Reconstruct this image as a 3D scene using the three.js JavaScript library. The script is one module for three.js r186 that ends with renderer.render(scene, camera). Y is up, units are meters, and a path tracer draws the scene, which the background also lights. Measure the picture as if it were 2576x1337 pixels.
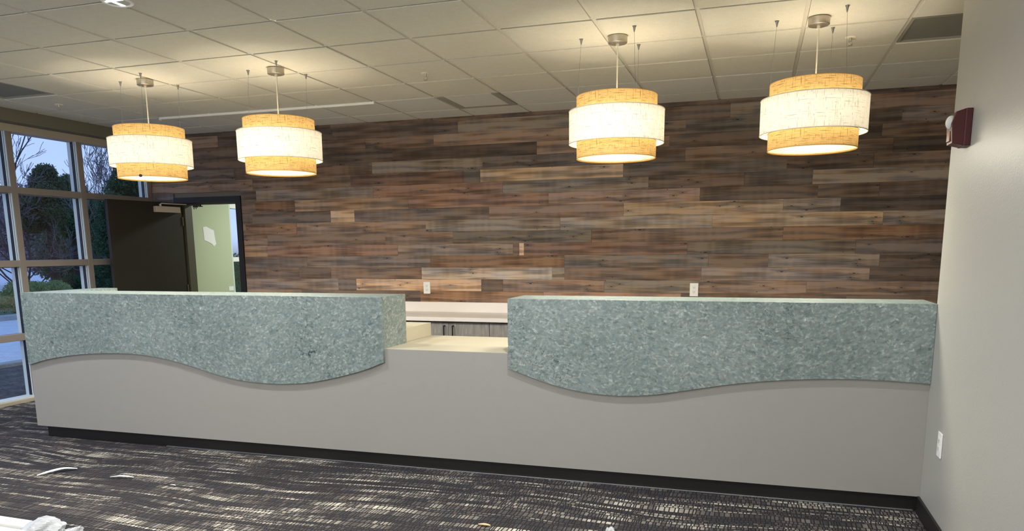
import * as THREE from 'three';
import { RoundedBoxGeometry } from 'three/addons/geometries/RoundedBoxGeometry.js';
import { RectAreaLightUniformsLib } from 'three/addons/lights/RectAreaLightUniformsLib.js';
import { mergeGeometries } from 'three/addons/utils/BufferGeometryUtils.js';

/* ------------------------------------------------------------------ renderer, camera, sky, light */
const renderer = new THREE.WebGLRenderer({ antialias: true });
renderer.toneMapping = THREE.LinearToneMapping;
renderer.toneMappingExposure = 1.0;
renderer.shadowMap.enabled = true;
RectAreaLightUniformsLib.init();
const scene = new THREE.Scene();

// the frame is the upper 1337 rows of a 2576 x 1932 picture
const F = 1903.75;
const camera = new THREE.PerspectiveCamera(2 * Math.atan(966 / F) * 180 / Math.PI, 2576 / 1932, 0.05, 300);
camera.position.set(0.3958, 1.48, 7.6393);
camera.rotation.set(-0.17471, 0.31016, -0.00787, 'YXZ');
camera.setViewOffset(2576, 1932, 0, 0, 2576, 1337);

const lerp = (a, b, t) => a + (b - a) * t;
const clamp = (x, a, b) => Math.max(a, Math.min(b, x));
const smooth = (a, b, x) => { const t = clamp((x - a) / (b - a), 0, 1); return t * t * (3 - 2 * t); };
function rng(seed) { let s = seed >>> 0; return () => { s = (s + 0x6D2B79F5) | 0; let t = Math.imul(s ^ (s >>> 15), 1 | s); t = (t + Math.imul(t ^ (t >>> 7), 61 | t)) ^ t; return ((t ^ (t >>> 14)) >>> 0) / 4294967296; }; }
function hash(a, b, c = 0) { let h = Math.imul(a | 0, 374761393) + Math.imul(b | 0, 668265263) + Math.imul(c | 0, 2147483647 - 58); h = Math.imul(h ^ (h >>> 13), 1274126177); return ((h ^ (h >>> 16)) >>> 0) / 4294967296; }
// value noise, tiling after px, py cells
function vnoise(x, y, px, py, seed) {
  const xi = Math.floor(x), yi = Math.floor(y), fx = x - xi, fy = y - yi;
  const ux = fx * fx * (3 - 2 * fx), uy = fy * fy * (3 - 2 * fy);
  const m = (a, p) => ((a % p) + p) % p;
  const x0 = m(xi, px), x1 = m(xi + 1, px), y0 = m(yi, py), y1 = m(yi + 1, py);
  return lerp(lerp(hash(x0, y0, seed), hash(x1, y0, seed), ux), lerp(hash(x0, y1, seed), hash(x1, y1, seed), ux), uy);
}

// dusk sky: deep blue overhead, paler and more lavender towards the horizon
{
  const w = 256, h = 128, d = new Float32Array(w * h * 4);
  for (let j = 0; j < h; j++) for (let i = 0; i < w; i++) {
    const el = ((j + 0.5) / h - 0.5) * Math.PI, t = clamp(Math.sin(el), 0, 1), k = Math.pow(t, 0.55);
    const c = el < 0 ? [0.06, 0.065, 0.08] : [lerp(0.62, 0.24, k), lerp(0.80, 0.48, k), lerp(1.22, 1.1, k)];
    const n = el > 0 ? 1 + 0.10 * (vnoise(i / w * 16, j / 6, 16, 999, 5) - 0.5) : 1;
    d.set([c[0] * n, c[1] * n, c[2] * n, 1], (j * w + i) * 4);
  }
  const t = new THREE.DataTexture(d, w, h, THREE.RGBAFormat, THREE.FloatType);
  t.mapping = THREE.EquirectangularReflectionMapping; t.magFilter = THREE.LinearFilter; t.minFilter = THREE.LinearFilter; t.needsUpdate = true;
  scene.background = t;
}
const PENDANT_LOW = 0.40, PENDANT_HIGH = 0.29, PENDANT_DOWN = 42, DOWN_I = 10.5, GLOBE_FILL_I = 6.8, NEXT_ROOM_I = 75.0;
const WARM = new THREE.Color().setRGB(1.0, 0.95, 0.79), COOL = new THREE.Color().setRGB(0.97, 0.98, 1.0);

/* ------------------------------------------------------------------ helpers */
const names = new Map();
function numbered(n) { const k = names.get(n) || 0; names.set(n, k + 1); return k ? n + '_' + String(k).padStart(3, '0') : n; }
function metreUV(g, ox = 0, oy = 0) {
  g = g.index ? g.toNonIndexed() : g;
  const p = g.attributes.position, uv = new Float32Array(p.count * 2);
  const a = new THREE.Vector3(), b = new THREE.Vector3(), c = new THREE.Vector3();
  for (let i = 0; i < p.count; i += 3) {
    a.fromBufferAttribute(p, i); b.fromBufferAttribute(p, i + 1); c.fromBufferAttribute(p, i + 2);
    const n = b.clone().sub(a).cross(c.clone().sub(a)); const x = Math.abs(n.x), y = Math.abs(n.y), z = Math.abs(n.z);
    for (let k = 0; k < 3; k++) {
      const X = p.getX(i + k), Y = p.getY(i + k), Z = p.getZ(i + k);
      const q = z >= x && z >= y ? [X, Y] : x >= y ? [-Z, Y] : [X, -Z];
      uv[(i + k) * 2] = q[0] + ox; uv[(i + k) * 2 + 1] = q[1] + oy;
    }
  }
  g.setAttribute('uv', new THREE.BufferAttribute(uv, 2));
  return g;
}
function bx(x0, x1, y0, y1, z0, z1, r = 0) {
  const w = x1 - x0, h = y1 - y0, d = z1 - z0;
  const g = r > 0 ? new RoundedBoxGeometry(w, h, d, 2, Math.min(r, w / 2.01, h / 2.01, d / 2.01)) : new THREE.BoxGeometry(w, h, d);
  g.translate((x0 + x1) / 2, (y0 + y1) / 2, (z0 + z1) / 2);
  return metreUV(g);
}
const cyl = (r0, r1, h, n = 24, x = 0, y = 0, z = 0, open = false) => { const g = new THREE.CylinderGeometry(r0, r1, h, n, 1, open); g.translate(x, y, z); return g; };
function tube(pts, r, n = 6, seg = 0, closed = false) {
  const c = new THREE.CatmullRomCurve3(pts.map(p => new THREE.Vector3(...p)), closed, 'centripetal');
  return new THREE.TubeGeometry(c, seg || pts.length * 4, r, n, closed);
}
function clean(gs) { return gs.map(g => { const q = g.index ? g.toNonIndexed() : g; for (const k of Object.keys(q.attributes)) if (!['position', 'normal', 'uv'].includes(k)) q.deleteAttribute(k); return q; }); }
function merge(gs) { return gs.length === 1 ? gs[0] : mergeGeometries(clean(gs)); }
function obj(name, geo, mat, parent = scene) {
  const m = new THREE.Mesh(Array.isArray(geo) ? merge(geo) : geo, mat);
  m.name = numbered(name); m.castShadow = m.receiveShadow = true; parent.add(m); return m;
}
function struct(name, geo, mat, parent = scene) { const m = obj(name, geo, mat, parent); if (parent === scene) m.userData.kind = 'structure'; return m; }
function tag(o, label, category, group, kind) { o.userData.label = label; o.userData.category = category; if (group) o.userData.group = group; if (kind) o.userData.kind = kind; return o; }
function thing(name, label, category, [x, y, z] = [0, 0, 0], turn = 0, group) {
  const o = new THREE.Group(); o.name = numbered(name); o.position.set(x, y, z); o.rotation.y = turn; scene.add(o); return tag(o, label, category, group);
}
function dup(root, [x, y, z], turn, label, group) {
  const r = root.clone(); r.name = numbered(root.name.replace(/_\d{3}$/, '')); r.position.set(x, y, z); r.rotation.y = turn; scene.add(r);
  r.userData = { ...root.userData, label }; if (group) r.userData.group = group; return r;
}
const srgb = (r, g, b) => new THREE.Color().setRGB(r / 255, g / 255, b / 255, THREE.SRGBColorSpace);
const std = (c, rough = 0.7, o = {}) => new THREE.MeshPhysicalMaterial({ color: c, roughness: rough, ...o });
// fn(i, j) -> [r, g, b] in 0..255 sRGB
function tex(w, h, fn, { colour = true, rx = 1, ry = 1 } = {}) {
  const d = new Uint8Array(w * h * 4);
  for (let j = 0; j < h; j++) for (let i = 0; i < w; i++) { const c = fn(i, j), o = (j * w + i) * 4; d[o] = clamp(c[0], 0, 255); d[o + 1] = clamp(c[1], 0, 255); d[o + 2] = clamp(c[2], 0, 255); d[o + 3] = 255; }
  const t = new THREE.DataTexture(d, w, h); t.wrapS = t.wrapT = THREE.RepeatWrapping; t.magFilter = THREE.LinearFilter; t.minFilter = THREE.LinearMipmapLinearFilter; t.generateMipmaps = true;
  if (colour) t.colorSpace = THREE.SRGBColorSpace; t.repeat.set(rx, ry); t.needsUpdate = true; return t;
}

/* ------------------------------------------------------------------ materials */
const M = {};
// painted wallboard: roller stipple
const stipple = tex(256, 256, (i, j) => { const n = 255 * (0.5 * vnoise(i / 4, j / 4, 64, 64, 3) + 0.5 * vnoise(i / 2, j / 2, 128, 128, 4)); return [n, n, n]; }, { colour: false, rx: 2.5, ry: 2.5 });
M.wall = std(srgb(175, 174, 167), 0.42, { bumpMap: stipple, bumpScale: 0.0006 });
M.wallBack = std(srgb(120, 112, 102), 0.8);
M.ceilWhite = std(srgb(196, 192, 180), 0.9);
const tileTex = tex(512, 512, (i, j) => { const n = 0.55 * vnoise(i / 2.2, j / 2.2, 232, 232, 11) + 0.3 * hash(i, j, 12) + 0.15 * vnoise(i / 30, j / 30, 17, 17, 13); const v = 236 + 30 * (n - 0.5) - (hash(i >> 1, j >> 1, 14) > 0.985 ? 26 : 0); return [v, v, v - 3]; }, { rx: 1.64, ry: 1.64 });
M.tile = std(srgb(238, 234, 222), 0.95, { map: tileTex, bumpMap: tileTex, bumpScale: 0.0012 });
M.tileLightTone = std(srgb(238, 236, 232), 0.95, { map: tileTex, bumpMap: tileTex, bumpScale: 0.0012 });  // cooler tone paints in the change of light over the last ceiling row
M.tee = std(srgb(222, 218, 206), 0.38);
M.greyTile = std(srgb(140, 140, 134), 0.8, { map: tileTex });
M.greyFrame = std(srgb(158, 153, 143), 0.7);
// carpet
{
  const W = 2048, H = 1024, LX = 4.2, LZ = 2.1, r = rng(77);
  const cuts = [0]; while (cuts[cuts.length - 1] < LZ) cuts.push(cuts[cuts.length - 1] + 0.024 + 0.046 * Math.pow(r(), 1.4));
  const s = LZ / cuts[cuts.length - 1]; for (let i = 0; i < cuts.length; i++) cuts[i] *= s;
  const R = cuts.length - 1, rows = [];
  const seq = Array.from({ length: R }, () => r());
  for (let k = 0; k < R; k++) {
    const h = cuts[k + 1] - cuts[k], n = Math.round(LX / (0.0185 + 0.009 * r()));
    const edges = [0]; for (let b = 0; b < n; b++) edges.push(edges[b] + 0.55 + 0.9 * r()); const q = LX / edges[n]; for (let b = 0; b <= n; b++) edges[b] *= q;
    rows.push({ h, n, edges, sh: r() * LX });
  }
  const bump = new Float32Array(W * H);
  const map = tex(W, H, (i, j) => {
    const x = i / W * LX, z0 = j / H * LZ;
    let z = z0 + 0.058 * (vnoise(x / LX * 5, z0 / LZ * 3, 5, 3, 21) - 0.5) * 2 + 0.012 * (vnoise(x / LX * 16, z0 / LZ * 12, 16, 12, 22) - 0.5) * 2;
    z = ((z % LZ) + LZ) % LZ;
    let lo = 0, hi = R; while (hi - lo > 1) { const m = (lo + hi) >> 1; if (cuts[m] <= z) lo = m; else hi = m; }
    const row = rows[lo], fz = (z - cuts[lo]) / row.h; let xx = x + row.sh + 0.004 * (vnoise(x / LX * 30, z0 / LZ * 20, 30, 20, 39) - 0.5); xx = ((xx % LX) + LX) % LX;
    let a = 0, b = row.n; while (b - a > 1) { const m = (a + b) >> 1; if (row.edges[m] <= xx) a = m; else b = m; }
    const bw = row.edges[a + 1] - row.edges[a], fx = (xx - row.edges[a]) / bw;
    const dx = Math.min(fx, 1 - fx) * bw, dz = Math.min(fz, 1 - fz) * row.h, rr = 0.005;
    const ex = Math.max(rr - dx + 0.0026, 0), ez = Math.max(rr - dz + 0.0028, 0), e = Math.hypot(ex, ez) / rr, inside = 1 - smooth(0.75, 1.05, e);
    // how light the yarn is runs along the row in long swells, neighbouring rows loosely together
    let t = 0.50 * vnoise(x / LX * 11, lo * 3, 11, 4096, 31) + 0.32 * vnoise(x / LX * 28, lo * 5, 28, 4096, 32) + 0.18 * hash(lo, a, 33);
    t = smooth(0.32, 0.88, t) + 0.12 * (hash(a, lo, 34) - 0.5);
    const fibre = 0.86 + 0.28 * hash(i, j, 35);
    const dark = [38, 34, 37], mid = [108, 102, 95], light = [206, 198, 182];
    const c = t < 0.5 ? dark.map((v, q) => lerp(v + 14, mid[q], clamp(t * 2, 0, 1))) : mid.map((v, q) => lerp(v, light[q], clamp(t * 2 - 1, 0, 1)));
    const warm = (hash(a, lo, 36) - 0.5) * 8;
    bump[j * W + i] = inside * (0.7 + 0.3 * fibre);
    return [lerp(dark[0] - 12, c[0] + warm, inside) * fibre, lerp(dark[1] - 12, c[1], inside) * fibre, lerp(dark[2] - 10, c[2] - warm * 0.5, inside) * fibre];
  }, { rx: 1 / LX, ry: 1 / LZ });
  const bmap = tex(W / 2, H / 2, (i, j) => { const v = 255 * bump[(j * 2) * W + i * 2]; return [v, v, v]; }, { colour: false, rx: 1 / LX, ry: 1 / LZ });
  M.carpet = std(0xffffff, 0.95, { map, bumpMap: bmap, bumpScale: 0.003 });
}
// engineered stone: pale shards and dark hairlines in grey-green
{
  const W = 2048, H = 1024, L = 4.1;
  const cell = (x, y, px, py, seed) => {
    const xi = Math.floor(x), yi = Math.floor(y); let d1 = 9, d2 = 9, id = 0;
    for (let b = -1; b <= 1; b++) for (let a = -1; a <= 1; a++) {
      const cx = xi + a, cy = yi + b, mx = ((cx % px) + px) % px, my = ((cy % py) + py) % py;
      const qx = cx + hash(mx, my, seed) - x, qy = cy + hash(mx, my, seed + 1) - y, d = qx * qx + qy * qy;
      if (d < d1) { d2 = d1; d1 = d; id = mx * 7919 + my; } else if (d < d2) d2 = d;
    }
    return [Math.sqrt(d1), Math.sqrt(d2), id];
  };
  M.stoneMap = tex(W, H, (i, j) => {
    const x = i / W, y = j / H;
    const w1 = vnoise(x * 200, y * 100, 200, 100, 41) - 0.5, w2 = vnoise(x * 200, y * 100, 200, 100, 42) - 0.5, w3 = vnoise(x * 520, y * 260, 520, 260, 47) - 0.5;
    // slanted slivers, two directions crossing in patches
    const slant = vnoise(x * 24, y * 12, 24, 12, 51) > 0.5 ? 1 : -1;
    const f = cell(x * 160 + slant * y * 80 + w1 * 1.0 + w3 * 0.5, y * 180 - slant * x * 180 + w2 * 1.0 + w3 * 0.6, 160, 180, 43);
    const g = cell(x * 330 + w2 * 1.2, y * 165 + w1 * 1.2 + w3, 330, 165, 45);
    const big = cell(x * 58 + w1 * 0.9 + w3 * 0.3, y * 29 + w2 * 0.9, 58, 29, 53);
    let v = 0.5 + 0.085 * (hash(f[2], 3, 1) - 0.5) + 0.075 * (hash(g[2], 5, 1) - 0.5) + 0.05 * (vnoise(x * 14, y * 7, 14, 7, 46) - 0.5);
    const pf = hash(f[2], 9, 2), pg = hash(g[2], 9, 3), pb = hash(big[2], 4, 6);
    if (pf > 0.84) v += 0.10 * smooth(0.03, 0.2, f[1] - f[0]);
    if (pg > 0.90) v += 0.09 * smooth(0.03, 0.2, g[1] - g[0]);
    if (pf < 0.07) v -= 0.06;
    if (pb > 0.84) { const e = smooth(0.0, 0.10, 0.30 * (0.75 + 0.9 * w1 + 0.6 * w3) - big[0]); v += 0.11 * e * (0.8 + 0.5 * w3); }
    const vein = vnoise(x * 16, y * 8, 16, 8, 49); if (vein > 0.56) v -= 0.30 * smooth(0.56, 0.70, vein) * (1 - smooth(0.0, 0.045, big[1] - big[0]));
    v += 0.06 * (hash(i, j, 50) - 0.5);
    const k = v - 0.5, q = (hash(f[2], 2, 8) - 0.5) * 6;
    return [129 + 235 * k + q, 142 + 215 * k, 139 + 212 * k - q * 0.5];
  }, { rx: 1 / L, ry: 1 / (L / 2) });
  M.stone = std(0xffffff, 0.40, { map: M.stoneMap, ior: 1.5 });
}
M.panel = std(srgb(162, 159, 153), 0.5, { bumpMap: stipple, bumpScale: 0.0002 });
M.cream = std(srgb(204, 196, 174), 0.45, { bumpMap: stipple, bumpScale: 0.0001 });
M.blackBase = std(srgb(27, 23, 21), 0.5);
M.metalTrim = new THREE.MeshPhysicalMaterial({ color: srgb(190, 192, 195), roughness: 0.35, metalness: 0.9 });
M.counter = std(srgb(250, 243, 237), 0.4, { bumpMap: stipple, bumpScale: 0.0001 });
{
  const g = tex(256, 512, (i, j) => { const n = vnoise(i / 2.5, j / 90, 102, 6, 61) * 0.6 + vnoise(i / 9, j / 60, 28, 9, 62) * 0.4; const v = 150 + 50 * (n - 0.5); return [v, v - 3, v - 8]; }, { rx: 3, ry: 1.5 });
  M.cabinet = std(0xffffff, 0.55, { map: g });
}
M.blackMetal = std(srgb(28, 26, 25), 0.45);
// reclaimed wood: grain sheets whose tint comes from each plank
const grain = [];
for (let v = 0; v < 6; v++) {
  const r = rng(900 + v * 17), knots = [], nails = [];
  for (let k = 0; k < [1, 3, 6, 1, 2, 0][v]; k++) knots.push([r() * 1024, 14 + r() * 100, 3 + r() * 6]);
  for (let k = 0; k < [2, 1, 1, 0, 2, 1][v]; k++) nails.push([r() * 1024, r() < 0.5 ? 12 + r() * 20 : 100 + r() * 20, 2.2 + r() * 1.3]);
  grain.push(tex(1024, 128, (i, j) => {
    let bend = 0, dark = 0, ring = 0;
    for (const [kx, ky, kr] of knots) for (const wrap of [-1024, 0, 1024]) {
      const dx = (i - kx - wrap) / 2.2, dy = j - ky, d = Math.hypot(dx, dy);
      bend += Math.sign(dy) * kr * 2.2 * Math.exp(-d * d / (kr * kr * 26)); dark += 1 - smooth(kr * 0.35, kr * 1.05, d); ring += Math.exp(-Math.pow((d - kr * 1.8) / (kr * 0.6), 2)) * 0.25;
    }
    let hole = 0; for (const [kx, ky, kr] of nails) hole = Math.max(hole, 1 - smooth(kr * 0.7, kr * 1.2, Math.hypot(i - kx, j - ky)));
    const y = j + bend + 7 * (vnoise(i / 128, j / 64, 8, 2, 71 + v) - 0.5);
    const fine = vnoise(i / 46, y / 1.7, 22, 75, 72 + v), mid = vnoise(i / 128, y / 6.5, 8, 20, 73 + v), broad = vnoise(i / 205, y / 32, 5, 4, 74 + v), cross = vnoise(i / 24, j / 128, 43, 1, 75 + v);
    const streak = smooth(0.70, 0.86, vnoise(i / 170, y / 4.2, 6, 31, 76 + v));
    let l = 0.90 + 0.10 * (fine - 0.5) + 0.17 * (mid - 0.5) + 0.46 * (broad - 0.5) + 0.09 * (cross - 0.5) - 0.10 * streak;
    l *= (1 - 0.62 * clamp(dark, 0, 1)) * (1 - 0.85 * hole) * (1 - ring * 0.5);
    const grey = smooth(0.35, 0.7, vnoise(i / 128 + 3, y / 40, 8, 4, 77 + v));       // weathered stretches lose their warmth
    return [255 * l * lerp(1.03, 0.95, grey), 255 * l * lerp(0.985, 0.965, grey), 255 * l * lerp(0.92, 0.99, grey)];
  }, {}));
}
// lamp shade cloth
const weave = (seed, hor, ver, base, thread) => {
  const N = 512, buf = new Float32Array(N * N), r = rng(seed);
  const line = (n, horiz) => { for (let k = 0; k < n; k++) { const x = Math.floor(r() * N), y = Math.floor(r() * N), len = 14 + Math.floor(Math.pow(r(), 2) * 90), a = 0.2 + 0.8 * Math.pow(r(), 1.5), w = 1 + Math.floor(r() * r() * 4); for (let q = 0; q < len; q++) for (let e = 0; e < w; e++) { const X = (x + (horiz ? q : e)) % N, Y = (y + (horiz ? e : q)) % N; buf[Y * N + X] = Math.max(buf[Y * N + X], a * Math.sin(Math.PI * (q + 0.5) / len)); } } };
  line(hor, true); line(ver, false);
  return tex(N, N, (i, j) => { const t = clamp(buf[j * N + i] + 0.10 * (hash(i, j, seed) - 0.3) + ((i + j) & 1 ? 0.05 : 0), 0, 1); return base.map((b, q) => lerp(b, thread[q], t)); }, { rx: 2.2, ry: 2.2 });
};
const burlap = weave(5, 1000, 420, [228, 190, 124], [146, 108, 58]);
const linen = weave(9, 260, 520, [252, 249, 238], [170, 160, 140]);
M.burlap = std(0xffffff, 1, { map: burlap, transmission: 0.21, thickness: 0, side: THREE.DoubleSide, emissive: 0xffffff, emissiveMap: burlap, emissiveIntensity: 0.10, specularIntensity: 0.2 });
M.linen = std(0xffffff, 1, { map: linen, transmission: 0.24, thickness: 0, side: THREE.DoubleSide, emissive: 0xffffff, emissiveMap: linen, emissiveIntensity: 0.14, specularIntensity: 0.2 });
M.diffuser = std(srgb(255, 246, 222), 1, { transmission: 0.6, thickness: 0, side: THREE.DoubleSide, specularIntensity: 0.2 });
M.rimTan = std(srgb(214, 172, 100), 0.8); M.rimWhite = std(srgb(236, 228, 206), 0.8);
M.nickel = new THREE.MeshPhysicalMaterial({ color: srgb(190, 184, 170), roughness: 0.32, metalness: 0.85 });
M.cord = std(srgb(232, 228, 212), 0.5);
M.wire = new THREE.MeshPhysicalMaterial({ color: srgb(150, 148, 140), roughness: 0.4, metalness: 0.8 });
M.bulb = std(srgb(255, 240, 210), 0.4, { emissive: WARM, emissiveIntensity: 3 });
M.white = std(srgb(250, 249, 246), 0.45);
M.whiteGloss = std(srgb(244, 243, 238), 0.3);
M.slot = std(srgb(60, 58, 55), 0.6);
// storefront
M.bronze = std(srgb(152, 142, 134), 0.5, {});
M.paleAlu = std(srgb(214, 224, 222), 0.3, {});  // pale aluminium; on the mullion sides it paints in sky reflection
M.gasket = std(srgb(16, 18, 40), 0.5);
M.glass = new THREE.MeshPhysicalMaterial({ color: 0xffffff, roughness: 0.0, transmission: 1, thickness: 0, ior: 1.5, specularIntensity: 0.8 });
M.fascia = std(srgb(122, 118, 102), 0.8);
M.header = std(srgb(192, 182, 164), 0.6);
M.doorDark = std(srgb(38, 32, 26), 0.45);
M.frameBlack = std(srgb(34, 28, 26), 0.5);
M.frameOlive = std(srgb(78, 74, 58), 0.5);
M.closer = std(srgb(196, 182, 168), 0.45);
M.sage = std(srgb(188, 198, 166), 0.8, { bumpMap: stipple, bumpScale: 0.0005 });
M.spackle = std(srgb(242, 243, 240), 0.9);

/* ------------------------------------------------------------------ room shell */
const T = 0.6096, CH = 2.8497, XL = -6.6, XR = 1.3286, ZE = 1.0083, ZP = 3.0686;
struct('floor', bx(-6.74, 2.95, -0.12, 0, -4.2, 10.4), M.carpet);
const ceiling = struct('ceiling', bx(-6.9, 2.95, CH + 0.03, CH + 0.2, -4.2, 10.4), M.ceilWhite);
{
  // the grid: runners along z and along x; tegular tiles hang a few millimetres below it
  const colMin = -10, colMax = 4, rowMin = -5, rowMax = 9;          // row r: z = ZE + r T, row E is 0
  const left = -6.45, right = 2.8, zf = ZE + 9 * T;
  const zs = [0]; for (let r = -1; r <= rowMax; r++) zs.push(ZE + r * T);
  const xs = [left]; for (let c = colMin; c <= colMax; c++) xs.push(c * T); xs.push(right);
  for (const x of xs.slice(1, -1)) obj('ceiling_tee', bx(x - 0.012, x + 0.012, CH + 0.004, CH + 0.03, 0, zf), M.tee, ceiling);
  for (const z of zs.slice(1)) obj('ceiling_tee', bx(left, right, CH + 0.0035, CH + 0.0295, z - 0.012, z + 0.012), M.tee, ceiling);
  const skip = (c, r) => (c[0] > 1.2 && c[0] < 1.3 && Math.abs(r - (ZE + T)) < 0.01) || (Math.abs(c[1] + 9 * T) < 0.01 && Math.abs(r - (ZE + 2 * T)) < 0.01) || (Math.abs(c[0] + 4 * T) < 0.01 && Math.abs(r - (ZE - T)) < 0.01);
  const rnd = rng(4);
  for (let a = 0; a < xs.length - 1; a++) for (let b = 0; b < zs.length - 1; b++) {
    const x0 = xs[a], x1 = xs[a + 1], z0 = zs[b], z1 = zs[b + 1];
    if (x1 - x0 < 0.06 || z1 - z0 < 0.06 || skip([x0, x1], z0)) continue;
    const d = (rnd() - 0.5) * 0.002, g = 0.0135;
    obj('ceiling_tile', bx(x0 + g, x1 - g, CH - 0.004 + d, CH + 0.012, z0 + g, z1 - g), z1 < ZE + 0.05 ? M.tileLightTone : M.tile, ceiling);
  }
  obj('ceiling_panel', bx(left, right, CH, CH + 0.03, zf + 0.012, 10.3), M.ceilWhite, ceiling);
  obj('wall_angle', bx(left, 2.8, CH + 0.0025, CH + 0.02, 0.002, 0.022), M.tee, ceiling);
}
// three odd panels in the grid
{
  const g = thing('ceiling_air_panel', 'flat grey square ceiling panel against the right wall behind the last pendant', 'air panel', [1.524, CH, 1.9227]);
  obj('face_plate', bx(-0.285, 0.285, 0.010, 0.02, -0.285, 0.285), M.greyTile, g); obj('rim', [bx(-0.29, 0.29, 0.0, 0.02, -0.29, -0.275), bx(-0.29, 0.29, 0, 0.02, 0.275, 0.29), bx(-0.29, -0.275, 0, 0.02, -0.275, 0.275), bx(0.275, 0.29, 0, 0.02, -0.275, 0.275)], M.greyFrame, g);
  dup(g, [-5.7912, CH, 2.5323], 0, 'flat grey square ceiling panel beside the window wall, left of all the pendants');
  const d = thing('raised_ceiling_tile', 'raised white ceiling tile, its shaded edges coloured as a grey border, near the wood wall', 'diffuser', [-2.1336, CH, 0.7035]);
  const o = 0.292, i = 0.225;
  obj('border', [bx(-o, -i, -0.006, 0.012, -o, o), bx(i, o, -0.006, 0.012, -o, o), bx(-i, i, -0.006, 0.012, -o, -i - 0.01)], M.greyFrame, d);  // grey bars paint the shade along the edges of a raised tile
  obj('centre_panel', bx(-i, i, -0.004, 0.010, -i - 0.01, o), M.tileLightTone, d);
}
const wallBack = struct('wall_back', [bx(-6.74, -6.286, 0, CH + 0.02, -0.15, -0.02), bx(-6.286, -5.342, 2.125, CH + 0.02, -0.15, -0.02), bx(-5.342, 2.95, 0, CH + 0.02, -0.15, -0.02)], M.wallBack);
struct('wall_right', bx(XR, XR + 0.16, 0, CH + 0.02, ZP, 10.3), M.wall);
struct('wall_right_return', bx(XR + 0.16, 2.95, 0, CH + 0.02, ZP, ZP + 0.16), M.wall);
struct('wall_far_right', bx(2.8, 2.95, 0, CH + 0.02, -0.02, ZP), M.wall);
struct('wall_front', bx(-6.9, 2.95, 0, CH + 0.02, 10.25, 10.4), M.wall);
struct('baseboard_right', bx(XR - 0.014, XR, 0, 0.100, ZP - 0.006, 10.2, 0.003), M.blackBase);
struct('trim_1', bx(-6.75, -6.45, 2.731, CH + 0.025, -0.02, 10.25), M.fascia);

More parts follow.
